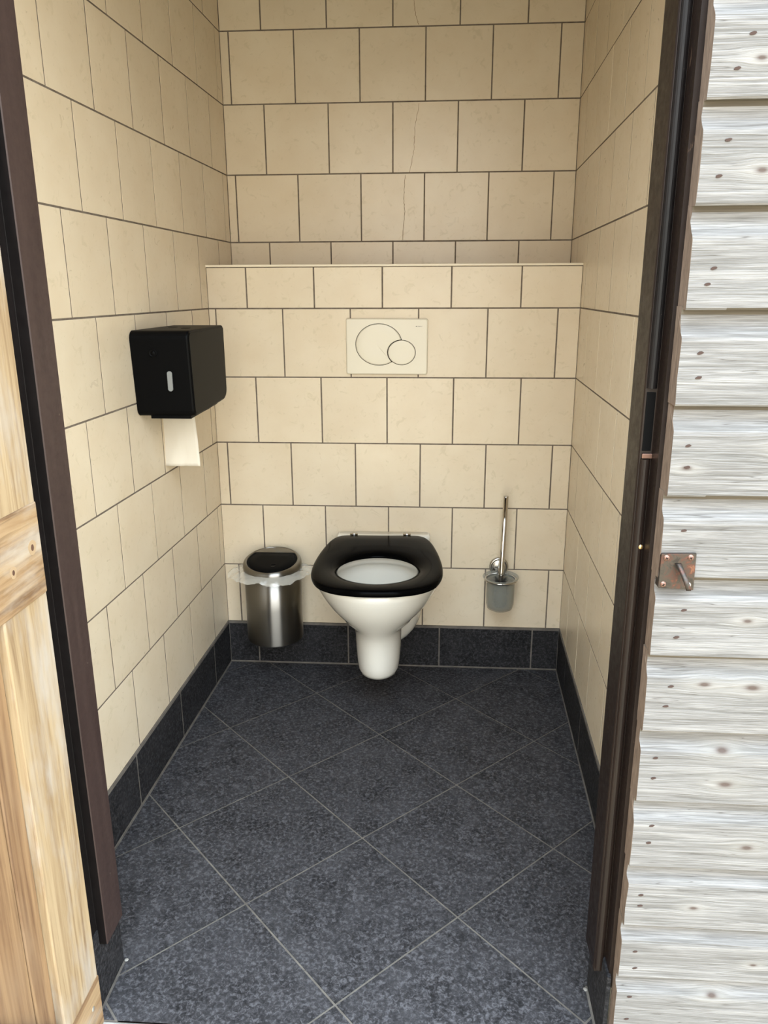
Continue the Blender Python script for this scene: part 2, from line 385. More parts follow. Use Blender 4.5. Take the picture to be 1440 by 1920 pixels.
LROW = {0: (-.745, .2015), 1: (-.8363, .2), 2: (-.7355, .199), 3: (-.8368, .199), 4: (-.7458, .199), 5: (-.8458, .197), 6: (-.7554, .196), 7: (-.8504, .195), 8: (-.7463, .194), 9: (-.85, .194), 10: (-.747, .194)}
RROW = {0: (-.7458, .2), 1: (-.844, .199), 2: (-.745, .2), 3: (-.836, .2), 4: (-.735, .195), 5: (-.836, .195), 6: (-.7542, .195), 7: (-.85, .195), 8: (-.7542, .195), 9: (-.85, .195), 10: (-.7542, .195)}
hid = lambda ua, ub, za, zb: ua > 0.012 and zb < ZLEDGE
for wall, ROW, x0, nrm in ((wl, LROW, 0.0, nLf), (wr, RROW, W, nRt)):
    rows(wall, Vector((x0, 0, 0)), uL, nrm, YR * nL, D * nL, [(zr(r), min(zr(r + 1), ZC), *ROW[r]) for r in range(11)], skip=hid)
rows(wb, Vector((0, D, 0)), X1, Vector((0, -1, 0)), xs_l(D), xs_r(D), [(ZLEDGE + 0.006 if r == 5 else zr(r), min(zr(r + 1), ZC), .137 if r % 2 else .0355, .2012) for r in range(5, 11)])
CROW = {0: (.047, .2015), 1: (.1365, .202), 2: (.0327, .2022), 3: (.1335, .2015), 4: (.0215, .2031), 5: (.1185, .2025)}
rows(wc, Vector((0, 0, 0)), X1, Vector((0, -1, 0)), 0.0, W, [(zr(r), zr(r + 1) if r < 5 else ZLEDGE, *CROW[r]) for r in range(6)])

# hairline crack through three back-wall tiles
def crack(pts):
    v = []; 
    for i, (x, z) in enumerate(pts):
        w_ = 0.0007 * (0.6 + 0.6 * random.random()); v += [(x - w_, D - 0.0007, z), (x + w_, D - 0.0007, z)]
    n = len(pts); front = [(2 * i, 2 * i + 1, 2 * i + 3, 2 * i + 2) for i in range(n - 1)]
    v2 = [(x, D + 0.001, z) for x, _, z in v]
    m = len(v); back = [tuple(m + j for j in f[::-1]) for f in front]
    link('crack', fixn(pyd('crack', v + v2, front + back)), 'crack', wb)
def wiggle(a, n=9):
    out = []
    for (x0, z0), (x1, z1) in zip(a[:-1], a[1:]):
        for k in range(n): t_ = k / n; out.append((x0 + (x1 - x0) * t_ + random.uniform(-.0012, .0012), z0 + (z1 - z0) * t_))
    return out + [a[-1]]
crack(wiggle([(.602, 2.0441), (.6087, 2.0022), (.6168, 1.9795)])); crack(wiggle([(.6203, 1.7657), (.6078, 1.6973), (.6049, 1.6368), (.592, 1.5697)])); crack(wiggle([(.5786, 1.5633), (.5738, 1.4976), (.5774, 1.45), (.5708, 1.3698)]))

# ledge slab
lg = empty('trim_1'); tag(lg, 'thin cream edge slab capping the half-height tiled wall', 'ledge', 'structure')
prism('slab', [(-0.004, -0.004), (W + 0.001, -0.004), (xs_r(D) - 0.003, D - 0.0005), (xs_l(D) + 0.003, D - 0.0005)], 'z', ZLEDGE, ZLEDGE + 0.0065, 'ledge', lg, bevel=0.0012)

# ------------------------------------------------------------------ skirting
def skirt(name, label, origin, u, nrm, lo, hi, ref, zt=0.1415, back=None, bmat='fgrout'):
    a = origin + u * lo - nrm * G; b = origin + u * hi - nrm * G
    base = slab(name, [(a.x, a.y), (b.x, b.y), (b.x - nrm.x * 0.006, b.y - nrm.y * 0.006), (a.x - nrm.x * 0.006, a.y - nrm.y * 0.006)], 0.0, HS + 0.001, bmat)
    tag(base, label, 'skirting', 'structure')
    rows(base, origin, u, nrm, lo, hi, [(0.003, zt + 0.0018, ref, 0.3035)], mat='dark_skirt')
O0 = Vector((0, 0, 0)); OF = 0.0035
skirt('baseboard_left', 'dark anthracite tile skirting along the left wall', O0 + nLf * OF, uL, nLf, YR * nL, -0.004, -.1689)
skirt('baseboard_right', 'dark anthracite tile skirting along the right wall', Vector((W, 0, 0)) + nRt * OF, uL, nRt, YR * nL, -0.004, -.1896)
skirt('baseboard_back', 'dark anthracite tile skirting under the toilet on the boxed-in wall', O0 + Vector((0, -OF, 0)), X1, Vector((0, -1, 0)), 0.003, W - 0.003, .1013)
skirt('baseboard_doorway_left', 'dark skirting tile in the doorway reveal below the left door post', Vector((XL, 0, 0)), Vector((0, 1, 0)), X1, YO, YR, -2.0, bmat='dark_skirt')
skirt('baseboard_doorway_right', 'dark skirting tile in the doorway reveal below the right door post', Vector((XR, 0, 0)), Vector((0, 1, 0)), -X1, YO, YR, -2.0, bmat='dark_skirt')

# ------------------------------------------------------------------ floor
flr = empty('floor'); tag(flr, 'dark anthracite stone tile floor laid diagonally', 'floor', 'structure')
ga = boxes('grout_bed', [(-0.14, W + 0.1, YR - 0.001, D, -0.05, -0.0014), (XL - 0.001, XR + 0.001, YO, YR, -0.05, -0.0014)], 'fgrout', flr)
def clip(poly, a, b, c):
    """keep a*x+b*y<=c"""
    out = []
    for i in range(len(poly)):
        p0, p1 = poly[i], poly[(i + 1) % len(poly)]; d0 = a * p0[0] + b * p0[1] - c; d1 = a * p1[0] + b * p1[1] - c
        if d0 <= 0: out.append(p0)
        if d0 * d1 < 0:
            s_ = d0 / (d0 - d1); out.append((p0[0] + (p1[0] - p0[0]) * s_, p0[1] + (p1[1] - p0[1]) * s_))
    return out
Q, TH, FX, FY = 0.30725, 0.76736, 0.09729, -0.84911
ct, st_ = math.cos(TH), math.sin(TH); gp = 0.0042
for a in range(-3, 8):
    for b in range(-8, 6):
        h0, h1 = gp / 2 / Q, 1 - gp / 2 / Q
        sq = [(FX + Q * ((a + i) * ct + (b + j) * st_), FY + Q * ((a + i) * st_ - (b + j) * ct)) for i, j in ((h0, h0), (h1, h0), (h1, h1), (h0, h1))]
        parts = []
        e = 0.0065
        room = clip(clip(clip(clip(sq, 0, 1, -e), 0, -1, -YR), -1, SK, -e), 1, -SK, W - e)
        if len(room) > 2: parts.append(room)
        sill = clip(clip(clip(clip(sq, 0, 1, YR), 0, -1, -YO), -1, 0, -(XL + 0.004)), 1, 0, XR - 0.004)
        if len(sill) > 2: parts.append(sill)
        area = sum(abs(sum(p_[i][0] * p_[(i + 1) % len(p_)][1] - p_[(i + 1) % len(p_)][0] * p_[i][1] for i in range(len(p_)))) / 2 for p_ in parts)
        if area < 0.0002: continue
        cx = sum(x for p_ in parts for x, _ in p_) / sum(len(p_) for p_ in parts); cy = sum(y for p_ in parts for _, y in p_) / sum(len(p_) for p_ in parts)
        v, f = [], []
        for p_ in parts:
            n = len(p_); s0 = len(v)
            v += [(x - cx, y - cy, 0) for x, y in p_] + [(x - cx, y - cy, -0.004) for x, y in p_]
            f.append(tuple(range(s0, s0 + n)))
            for i in range(n):
                k = (i + 1) % n
                if abs(p_[i][1] - YR) < 1e-6 and abs(p_[k][1] - YR) < 1e-6 and len(parts) > 1: continue
                f.append((s0 + i, s0 + n + i, s0 + n + k, s0 + k))
        me = pyd('tile', v, f); 
        bm = bmesh.new(); bm.from_mesh(me); bmesh.ops.recalc_face_normals(bm, faces=bm.faces)
        for fc in bm.faces:
            if fc.calc_center_median().z > -1e-5 and fc.normal.z < 0: fc.normal_flip()
        bm.to_mesh(me); bm.free()
        o = link('tile', me, 'dark', flr); o.location = (cx, cy, random.uniform(-.0003, .0003))

# ------------------------------------------------------------------ door wall (around the doorway), ceiling, sill, ground
YF = -1.37
wf = boxes('wall_front', [(-0.9, XL - 0.007, YO, YR, -0.02, ZC), (XR + 0.011, 2.3, -1.334, YR, -0.02, ZC), (XL - 0.007, XR + 0.011, -1.334, YR, ZH, ZC)], 'white_paint')
tag(wf, 'plastered wall around the doorway behind the grey boards', 'wall', 'structure')
cl = boxes('ceiling', [(-0.14, W + 0.1, YO, D + 0.1, ZC, ZC + 0.05)], 'paint'); tag(cl, 'plain brown wooden ceiling above the tiled cubicle', 'ceiling', 'structure')
sill = box('trim_2', XL - 0.04, XR + 0.01, -1.44, YO - 0.0005, -0.14, -0.003, 'concrete', bevel=0.003)
tag(sill, 'rough pale mortar door sill in front of the dark floor tiles', 'door sill', 'structure')
# chipped bits of mortar at the left end of the sill
for k, (x, y, s_) in enumerate(((0.118, -1.222, .004), (0.971, -1.232, .004))):
    bm = bmesh.new(); bmesh.ops.create_icosphere(bm, subdivisions=2, radius=s_)
    for v in bm.verts: v.co *= 1 + 0.35 * noise.noise(v.co * 160 + Vector((k * 7, 0, 0))); v.co.z *= 0.25
    me = bpy.data.meshes.new('mortar_lump'); bm.to_mesh(me); bm.free()
    o = link('mortar_lump', me, 'concrete', sill, True); o.location = (x, y, 0.0005)
gr = boxes('ground', [(-9, 10, -14, -1.3455, -0.30, -0.14)], 'paving'); tag(gr, 'pale paved ground outside in front of the doorway', 'ground', 'structure')

# ------------------------------------------------------------------ grey siding outside
ws = boxes('wall_outside', [(0.992, 2.25, -1.338, -1.3365, -0.13, 2.4)], 'nailhole')
tag(ws, 'weathered grey horizontal board cladding right of the doorway', 'wall', 'structure')
ZB = [2.344, 2.228, 2.113, 1.9975, 1.882, 1.7665, 1.651, 1.5355, 1.4193, 1.307, 1.190, 1.0735, .957, .845, .730, .6133, .498, .3845, .276, .178, .066, -.05]
NAILS = {8: [(1.0273, 1.4841), (1.0143, 1.4499)], 9: [(1.0135, 1.3773), (1.0071, 1.3392)], 10: [(1.0125, 1.2379), (1.0076, 1.2197)], 11: [(1.0076, 1.139), (1.0088, 1.1092)],
         12: [(1.0048, 1.0237), (1.0063, .9961)], 13: [(1.0109, .9115)], 14: [(1.0222, .7999), (1.0163, .7599)], 15: [(1.0164, .6858), (1.0121, .655)], 16: [(1.0058, .5721), (1.0059, .5387)],
         17: [(1.0109, .4586), (1.0089, .4288)], 18: [(1.0063, .335), (1.0064, .3154)], 19: [(1.0065, .2289), (1.0084, .197)], 20: [(1.005, .14), (1.004, .095)]}
nail_me = None
for i, zb in enumerate(ZB):
    zt = (ZB[i - 1] if i else zb + 0.1155)
    h = zt - zb; jitter = random.uniform(-0.0012, 0.0012); x0 = 0.9845 + jitter; x1 = 2.25
    yb_ = -1.3385; rec = 0.0115
    # profile: flat face, cove at the top, tongue under the next board
    prof = [(yb_, zb + 0.001), (YF + 0.002, zb), (YF, zb + 0.0025)]
    prof += [(YF, zb + h * 0.30), (YF, zb + h * 0.68)]
    for k in range(1, 8):
        a = k / 7; prof.append((YF + rec * math.sin(a * math.pi / 2) ** 1.6, zb + h * (0.70 + 0.17 * a)))
    prof += [(YF + rec, zb + h * 0.95), (YF + rec, zt + 0.004), (yb_, zt + 0.004)]
    n = len(prof); NX = 26; v = []; f = []
    xs = [x0 + (x1 - x0) * (k / NX) for k in range(NX + 1)]
    for xi, x in enumerate(xs):
        for y, z in prof:
            wv = 0.0009 * noise.noise(Vector((x * 3, i * 5.1, z * 20))) if y < yb_ - 0.001 else 0
            xx = x + (0.0016 * noise.noise(Vector((i * 3.3, y * 90, z * 70))) if xi == 0 else 0)
            v.append((xx, y + wv, z + 0.0012 * noise.noise(Vector((x * 2.2, i * 7.7, 0))) * (1 if z < zb + h * 0.2 else 0)))
    for a in range(NX):
        for b in range(n): f.append((a * n + b, a * n + (b + 1) % n, (a + 1) * n + (b + 1) % n, (a + 1) * n + b))
    f.append(tuple(range(n))); f.append(tuple(NX * n + b for b in range(n)))
    me = fixn(pyd('plank', v, f)); me.materials.append(M['siding']); me.materials.append(M['endgrain']); me.materials.append(M['fresh_shaded'])
    for p_ in me.polygons:
        if len(p_.vertices) > 4: p_.material_index = 1
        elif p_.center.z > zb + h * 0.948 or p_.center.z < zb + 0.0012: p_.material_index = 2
    o = link('plank', me, None, ws)
    for nx_, nz_ in NAILS.get(i, []):
        pr = []
        for k in range(10):
            a = 2 * math.pi * k / 10; rr = 1 + 0.3 * random.random()
            pr.append((nx_ + 0.0034 * rr * math.cos(a), nz_ + 0.0016 * rr * math.sin(a) + 0.0006 * math.cos(a)))
        prism('nail_hole', pr, 'y', YF - 0.0006, YF + 0.003, 'nailhole', o)

# ------------------------------------------------------------------ door frame
df = empty('door_frame', (0, 0, 0)); tag(df, 'dark brown painted wooden door frame with rebated posts', 'door frame')
ZJ = 0.119
def wavy_post(name, poly, z0, z1, mat, n=40, amp=0.0006, rag=0.0):
    rings = []
    for k in range(n + 1):
        z = z0 + (z1 - z0) * k / n
        rings.append([(x + amp * noise.noise(Vector((x * 40, z * 3, 1.7))), y + amp * noise.noise(Vector((y * 40, z * 3, 9.1))), z + (rag * noise.noise(Vector((x * 140, y * 140, 3))) if k == 0 else 0)) for x, y in poly])
    return loft(name, rings, mat, df, smooth=False)
jl = wavy_post('post', [(XL - 0.02, -1.232), (0.123, -1.232), (0.1285, -1.237), (0.1285, -1.3015), (0.127, -1.303), (0.1125, -1.3035), (0.112, -1.3045), (0.112, -1.352), (XL - 0.02, -1.352)], ZJ, ZH + 0.05, 'paint')
jl.data.materials.append(M['paint_black'])
for p_ in jl.data.polygons:
    if p_.center.y < -1.3025: p_.material_index = 1      # the rebate is painted black
wavy_post('post', [(XR + 0.02, -1.234), (0.966, -1.234), (0.9625, -1.238), (0.9625, -1.3015), (0.964, -1.3035), (0.9785, -1.3045), (0.979, -1.3055), (0.979, -1.337), (0.9915, -1.337), (0.9915, -1.30), (XR + 0.005, -1.28)], ZJ, ZH + 0.05, 'paint_worn', amp=0.0012, rag=0.02)
box('head', 0.105, 0.985, -1.343, -1.234, ZH - 0.05, ZH + 0.03, 'paint', df, 0.002)
# half-round stop on the right post: upper and lower lengths with a gap for the lock
def stop(z0, z1, mat):
    prof = [(0.9645 + 0.0, -1.303)] + [(0.9712 - 0.0068 * math.cos(math.pi * k / 8), -1.3035 - 0.0065 * math.sin(math.pi * k / 8)) for k in range(1, 8)] + [(0.978, -1.303)]
    wavy_post('stop_bead', prof, z0, z1, mat, 24, 0.0005)
stop(1.088, ZH - 0.05, 'paint_black')
box('lock_recess', 0.9655, 0.9775, -1.3048, -1.30, 1.0035, 1.083, 'black_plastic', df, 0.0008)
box('lock_lip', 0.9655, 0.9795, -1.3085, -1.30, 0.9935, 1.0005, 'screw', df, 0.001)
stop(0.125, 0.9925, 'paint_worn')
lathe('screw_head', [(0.0001, 0.0016), (0.0022, 0.0014), (0.0034, 0.0)], 'brass', df, 14).matrix_world = Matrix.Translation((0.9745, -1.3098, 0.868)) @ Matrix.Rotation(math.pi / 2, 4, 'X')

# ------------------------------------------------------------------ open door (leaf swung out 90 degrees, its inner face towards the doorway)
dr = empty('door_1', (0, 0, 0)); tag(dr, 'worn pale brown wooden door standing open at the left edge', 'door', 'structure')
XD = 0.1385; YH = -1.3665; YE = -2.205; ZD0, ZD1 = 0.022, 2.02
def dpart(name, y0, y1, z0, z1, x0, x1, mat, bev=0.0025):
    o = box(name, -(x1 - x0) / 2, (x1 - x0) / 2, -(y1 - y0) / 2, (y1 - y0) / 2, -(z1 - z0) / 2, (z1 - z0) / 2, mat, dr, bev)
    o.location = ((x0 + x1) / 2, (y0 + y1) / 2, (z0 + z1) / 2); return o
dpart('stile', YH - 0.112, YH, ZD0, ZD1, XD - 0.030, XD, 'stile')
dpart('stile', YE, YE + 0.112, ZD0, ZD1, XD - 0.030, XD, 'stile')
rail_z = [(ZD0, 0.1225), (0.8055, 0.938), (ZD1 - 0.13, ZD1)]
for a, b in rail_z: dpart('rail', YE + 0.001, YH - 0.0005, a, b, XD - 0.026, XD + 0.0018, 'rail', 0.002)
npl = 7; y0 = YE + 0.112; y1 = YH - 0.112
edges = [y1, y1 - 0.046] + [y1 - 0.046 - (y1 - 0.046 - y0) * k / 6 for k in range(1, 7)]
for a, b in zip(edges[1:], edges[:-1]):
    dpart('plank', a + 0.001, b - 0.001, ZD0, ZD1, XD - 0.042, XD - 0.011 - random.uniform(0, 0.0015), 'panel', 0.002)
# knots in the middle rail
M['knot_pale'] = NT('knot_pale', rough=0.6, color=srgb(150, 128, 100)).m; M['knot_core'] = NT('knot_core', rough=0.6, color=srgb(78, 54, 42)).m
for ky, kz, ks in ((-1.392, 0.879, 1.0), (-1.445, 0.862, 0.8)):
    kn = prism('knot', [(ky + ks * 0.010 * math.cos(a) * (1 + .12 * math.sin(3 * a)), kz + ks * 0.0105 * math.sin(a)) for a in [2 * math.pi * k / 24 for k in range(24)]], 'x', XD - 0.002, XD + 0.0021, 'knot_pale', dr)
    prism('knot_core', [(ky + ks * 0.0034 * math.cos(a), kz + ks * 0.0046 * math.sin(a)) for a in [2 * math.pi * k / 18 for k in range(18)]], 'x', XD, XD + 0.0024, 'knot_core', kn)
# diagonal brace in the lower panel
ang = math.atan2(0.8055 - 0.14, (y1 - 0.05) - y0)
br = box('brace', -0.006, 0.006, -0.43, 0.43, -0.045, 0.045, 'rail', dr, 0.002)
br.location = (XD - 0.006, (y0 + y1) / 2 - 0.012, 0.445); br.rotation_euler = (-ang, 0, 0)
lathe('screw_head', [(0.0001, 0.001), (0.003, 0.0008), (0.0042, 0.0)], 'screw_pale', dr, 14).matrix_world = Matrix.Translation((XD + 0.0018, -1.397, 0.083)) @ Matrix.Rotation(math.pi / 2, 4, 'Y')

# ------------------------------------------------------------------ latch keeper on the boards
lk = empty('latch_keeper', (1.007, YF, 0.856)); tag(lk, 'tarnished copper-coloured latch keeper screwed to the grey boards', 'latch')
def rot_y(o, x, y, z): o.matrix_world = Matrix.Translation((x, y, z)) @ Matrix.Rotation(math.pi / 2, 4, 'X'); return o
pl = prism('plate', [(-0.0225, 0.024), (0.0225, 0.0255), (0.0235, -0.026), (-0.0225, -0.0235)], 'y', -0.0035, 0.0005, 'copper', lk, 0.0006)
prism('edge_flange', [(-0.0228, 0.022), (-0.0205, 0.022), (-0.0205, -0.0225), (-0.0228, -0.0225)], 'y', -0.002, 0.012, 'copper', lk)
rings = []
for k in range(9):
    a = k / 8; y = -0.004 - 0.020 * math.sin(a * math.pi * 0.62); z = 0.012 - 0.030 * a; x = 0.000 + 0.0105 * a; w_ = 0.0042 * (1 - 0.25 * a)
    rings.append([(x - w_, y + 0.0016, z), (x + w_, y + 0.0016, z), (x + w_, y - 0.0016, z - 0.001), (x - w_, y - 0.0016, z - 0.001)])
loft('catch', rings, 'copper', lk)
for k, (x, z, m_) in enumerate(((-0.0155, 0.0185, 'screw'), (0.0155, 0.0195, 'screw'), (-0.0165, -0.0185, 'screw'), (0.0155, -0.019, 'screw_pale'))):
    o = lathe('screw', [(0.0001, 0.0022), (0.0025, 0.002), (0.0042, 0.0)], m_, lk, 16)
    o.location = (x, -0.0034, z); o.rotation_euler = (math.pi / 2, 0, 0)
    for r_ in (0.0, math.pi / 2):
        s_ = box('slot', -0.0021, 0.0021, -0.0004, 0.0004, 0.0017, 0.0026, 'black_slot', o); s_.rotation_euler = (0, 0, r_ + 0.4)

# ------------------------------------------------------------------ flush plate
fp = empty('flush_plate', (0.5368, 0, 1.0524)); tag(fp, 'white dual-button flush plate on the tiles above the toilet', 'flush plate')
fp.rotation_euler = (0, 0.004, 0)
def plate(name, outline, y0, y1, mat, parent, bev=0.0):
    o = prism(name, outline, 'y', -y1, -y0, mat, parent, bev); return o
pts = rrect(0.2435, 0.1635, 0.006)
rings = [[(x, y_, z) for x, z in rrect(0.2435 - i_, 0.1635 - i_, 0.006)] for y_, i_ in ((0.001, 0.0), (-0.0085, 0.0), (-0.0112, 0.0018), (-0.0125, 0.0065))]
loft('panel', rings, 'white_plastic', fp, smooth=False)
KZ = 0.875      # the buttons are slightly oval
BC, BR_, SC, SR = (-0.0235, 0.0072), 0.0690, (0.0445, -0.0190), 0.0410
def circ(c, r, n=72): return [(c[0] + r * math.cos(2 * math.pi * k / n), c[1] + r * math.sin(2 * math.pi * k / n)) for k in range(n)]
oval = lambda pts_: [(x, z * KZ) for x, z in pts_]
plate('button_gap', oval(circ(BC, BR_ + 0.0012)), 0.010, 0.0128, 'black_slot', fp)
plate('button_gap', oval(circ(SC, SR + 0.0012)), 0.010, 0.0129, 'black_slot', fp)
gap = 0.0019
big = [p_ for p_ in circ(BC, BR_ - 0.0004, 144) if math.hypot(p_[0] - SC[0], p_[1] - SC[1]) > SR + gap]
st = max(range(len(big)), key=lambda i: math.dist(big[i], big[i - 1])); big = big[st:] + big[:st]
a1 = math.atan2(big[-1][1] - SC[1], big[-1][0] - SC[0]); a0 = math.atan2(big[0][1] - SC[1], big[0][0] - SC[0])
if a1 < 0: a1 += 2 * math.pi
if a0 < 0: a0 += 2 * math.pi
arc = [(SC[0] + (SR + gap) * math.cos(a1 + (a0 - a1) * k / 30), SC[1] + (SR + gap) * math.sin(a1 + (a0 - a1) * k / 30)) for k in range(1, 30)]
def button(outline, c, parent):
    def ring(y, s_): return [(c[0] + (x - c[0]) * s_, y, c[1] + (z - c[1]) * s_) for x, z in outline]
    return loft('button', [ring(-0.010, 1), ring(-0.0132, 1), ring(-0.0142, 0.985), ring(-0.0146, 0.93), ring(-0.0140, 0.55), ring(-0.0135, 0.15)], 'white_plastic', parent)
button(oval(big + arc), (-0.035, 0.012), fp); button(oval(circ(SC, SR - 0.0004)), (SC[0], SC[1] * KZ), fp)
cu = bpy.data.curves.new('lettering', 'FONT'); cu.body = 'GEBERIT'; cu.size = 0.0042; cu.extrude = 0.0001; cu.align_x = 'LEFT'
_tmp = bpy.data.objects.new('lettering_curve', cu); COL.objects.link(_tmp); bpy.context.view_layer.update()
_me = bpy.data.meshes.new_from_object(_tmp.evaluated_get(bpy.context.evaluated_depsgraph_get())); bpy.data.objects.remove(_tmp)
lt = link('lettering', _me, 'lettering', fp)
lt.location = (0.0895, -0.0127, 0.0582); lt.rotation_euler = (math.pi / 2, 0, 0)
box('logo_mark', 0.0858, 0.0884, -0.0128, -0.012, 0.0585, 0.0610, 'lettering', fp)

# ------------------------------------------------------------------ toilet
to = empty('toilet', (0.5175, 0, 0), 0.036); tag(to, 'white wall-hung toilet with a black seat between bin and brush', 'toilet')
def dring(z, yf, yb, ym, hw, ef=2.0, eb=2.6, n=72):
    out = []
    for k in range(n):
        a = 2 * math.pi * k / n; c_, s_ = math.cos(a), math.sin(a)
        e = ef if s_ < 0 else eb; L = (ym - yf) if s_ < 0 else (yb - ym)
        x = hw * math.copysign(abs(c_) ** (2 / e), c_); y = ym + L * math.copysign(abs(s_) ** (2 / e), s_)
        out.append((x, y, z))
    return out
BOWL = [(.1315, -.322, -.235, -.28, .032), (.1325, -.345, -.21, -.28, .0475), (.138, -.360, -.19, -.28, .0565), (.150, -.370, -.17, -.275, .0605), (.175, -.377, -.15, -.275, .0630), (.21, -.383, -.13, -.275, .0655), (.245, -.390, -.10, -.275, .0670),
        (.268, -.398, -.07, -.275, .0685), (.284, -.407, -.045, -.275, .0720), (.299, -.418, -.02, -.275, .0795), (.312, -.429, -.004, -.275, .0935), (.326, -.441, -.003, -.275, .1090), (.345, -.457, -.003, -.28, .1265), (.365, -.473, -.003, -.285, .1425), (.388, -.488, -.003, -.295, .1560),
        (.412, -.501, -.003, -.305, .1670), (.432, -.510, -.003, -.31, .1750), (.448, -.515, -.003, -.32, .1795), (.455, -.511, -.003, -.32, .1775), (.457, -.503, -.006, -.32, .171)]
rings = [dring(*b) for b in BOWL]
INN = [(.457, -.462, -.180, -.32, .130), (.454, -.456, -.187, -.32, .1245), (.432, -.454, -.189, -.32, .1235), (.4295, -.464, -.178, -.32, .134), (.40, -.466, -.172, -.32, .134), (.36, -.455, -.178, -.32, .122), (.32, -.43, -.19, -.315, .098), (.285, -.395, -.215, -.305, .066), (.262, -.355, -.24, -.30, .04), (.255, -.33, -.265, -.30, .02)]
rings += [dring(*b, eb=2.0) for b in INN]
loft('bowl', rings, 'ceramic', to)
# housing of the outlet against the wall
HOUS = [(.150, .062, -.13), (.155, .080, -.15), (.17, .097, -.16), (.188, .112, -.165), (.21, .124, -.168), (.24, .131, -.17), (.29, .135, -.17), (.34, .135, -.17), (.40, .135, -.17)]
loft('outlet_housing', [[(x * 0.94 + 0.010, y, z) for x, y in [(hw * math.copysign(abs(math.cos(a)) ** 0.6, math.cos(a)), -0.003 + (yf + 0.003) * abs(math.sin(a)) ** 0.6 if math.sin(a) < 0 else -0.003) for a in [2 * math.pi * k / 48 for k in range(48)]]] for z, hw, yf in HOUS], 'ceramic', to)
# raised deck behind the seat
loft('deck', [[(x + 0.008, y, zz) for x, y, zz in dring(z, -0.052 + i_, -0.003, -0.028, 0.147 - i_, 5, 8)] for z, i_ in ((.445, 0), (.466, 0), (.4705, .002), (.472, .006))], 'ceramic', to)
# seat
half = [(0, -.046), (.06, -.045), (.10, -.0455), (.122, -.050), (.140, -.067), (.1565, -.110), (.1695, -.18), (.179, -.26), (.1825, -.335), (.177, -.40), (.156, -.462), (.114, -.502), (.058, -.521), (0, -.5255)]
poly = half + [(-x, y) for x, y in half[-2:0:-1]]
def cat(P_, n):
    out = []; m = len(P_)
    for i in range(m):
        p0, p1, p2, p3 = (Vector(P_[(i + k) % m]) for k in (-1, 0, 1, 2))
        for k in range(n):
            t_ = k / n; out.append(0.5 * ((2 * p1) + (p2 - p0) * t_ + (2 * p0 - 5 * p1 + 4 * p2 - p3) * t_ * t_ + (3 * p1 - p0 - 3 * p2 + p3) * t_ ** 3))
    return out
dense = cat(poly, 16); HCn = Vector((0, -.327)); NS = 120
def outer_at(a):
    d_ = Vector((math.cos(a), math.sin(a))); best = None
    for i in range(len(dense)):
        p0 = dense[i] - HCn; p1 = dense[(i + 1) % len(dense)] - HCn; e = p1 - p0; den = d_.x * e.y - d_.y * e.x
        if abs(den) < 1e-12: continue
        t_ = (p0.x * e.y - p0.y * e.x) / den; u_ = (p0.x * d_.y - p0.y * d_.x) / den
        if t_ > 0 and -1e-6 <= u_ <= 1 + 1e-6 and (best is None or t_ > best): best = t_
    return best
angs = [2 * math.pi * k / NS for k in range(NS)]
R_o = [outer_at(a) for a in angs]
R_i = [1 / math.sqrt((math.cos(a) / .1125) ** 2 + (math.sin(a) / .1150) ** 2) for a in angs]
# concentrate the side curves of the seat in absolute widths (metres from the outer / inner edge)
SEAT = [('o', .002, .4585), ('o', 0, .4615), ('o', 0, .4675), ('o', .0015, .4715), ('o', .005, .4745), ('o', .012, .4762), ('m', .35, .4768), ('m', .7, .4755), ('i', .030, .4735), ('i', .014, .4695), ('i', .005, .4645), ('i', .001, .460), ('i', .0, .457), ('i', .003, .4545)]
rings = []
for kd, s_, z in SEAT:
    rg = []
    for a, ro, ri in zip(angs, R_o, R_i):
        r = ro - s_ if kd == 'o' else ri + s_ if kd == 'i' else (ro - .012) + s_ * ((ri + .030) - (ro - .012))
        rg.append((HCn.x + r * math.cos(a), HCn.y + r * math.sin(a), z))
    rings.append(rg)
rings.append(rings[0])
seat = loft('seat', rings, 'black_seat', to, cap0=False, cap1=False)
for x in (-.085, .082): 
    tube('hinge', [(x - .012, -.043, .4755), (x + .012, -.043, .4755)], .0042, 'chrome', seat, 12)

# ------------------------------------------------------------------ paper dispenser on the left wall and its sheet
dp = empty('paper_dispenser', (0, 0, 0)); tag(dp, 'black plastic toilet paper dispenser on the left tiled wall', 'dispenser')
yn, yfar, zb_, zt_ = -0.592, -0.288, 0.9295, 1.1275
def corner(cy, cz, r, a0, n=7): return [(cy + r * math.cos(math.radians(a0 + 90 * k / n)), cz + r * math.sin(math.radians(a0 + 90 * k / n))) for k in range(n + 1)]
def dprof(i=0.0):
    return corner(yfar - 0.010 - i + i, zt_ - 0.010 - i + i, 0.010 - i, 0) + corner(yn + 0.020, zt_ - 0.020, 0.020 - i, 90) + corner(yn + 0.028, zb_ + 0.018, 0.018 - i, 180) + [(yn + 0.13, zb_ + i), (yn + 0.22, zb_ + 0.004 + i)] + corner(yfar - 0.030, zb_ + 0.036, 0.030 - i, 270)
wy = lambda y: SK * y + 0.001
pr = dprof(); XF = 0.1205
rings = [[(wy(y), y, z) for y, z in pr], [(XF - 0.005, y, z) for y, z in pr], [(XF - 0.0015, y, z) for y, z in dprof(0.001)], [(XF, y, z) for y, z in dprof(0.0045)]]
loft('cover', rings, 'black_plastic', dp, smooth=False)
cap_ = [(y, z) for y, z in dprof(0.006)]
prism('side_panel', cap_, 'x', XF - 0.001, XF + 0.0012, 'black_plastic', dp)
prism('base_plate', [(yn + 0.02, zb_ - 0.006), (yfar - 0.06, zb_ - 0.002), (yfar - 0.06, zb_ + 0.01), (yn + 0.02, zb_ + 0.01)], 'x', 0.012, XF - 0.012, 'black_plastic', dp)
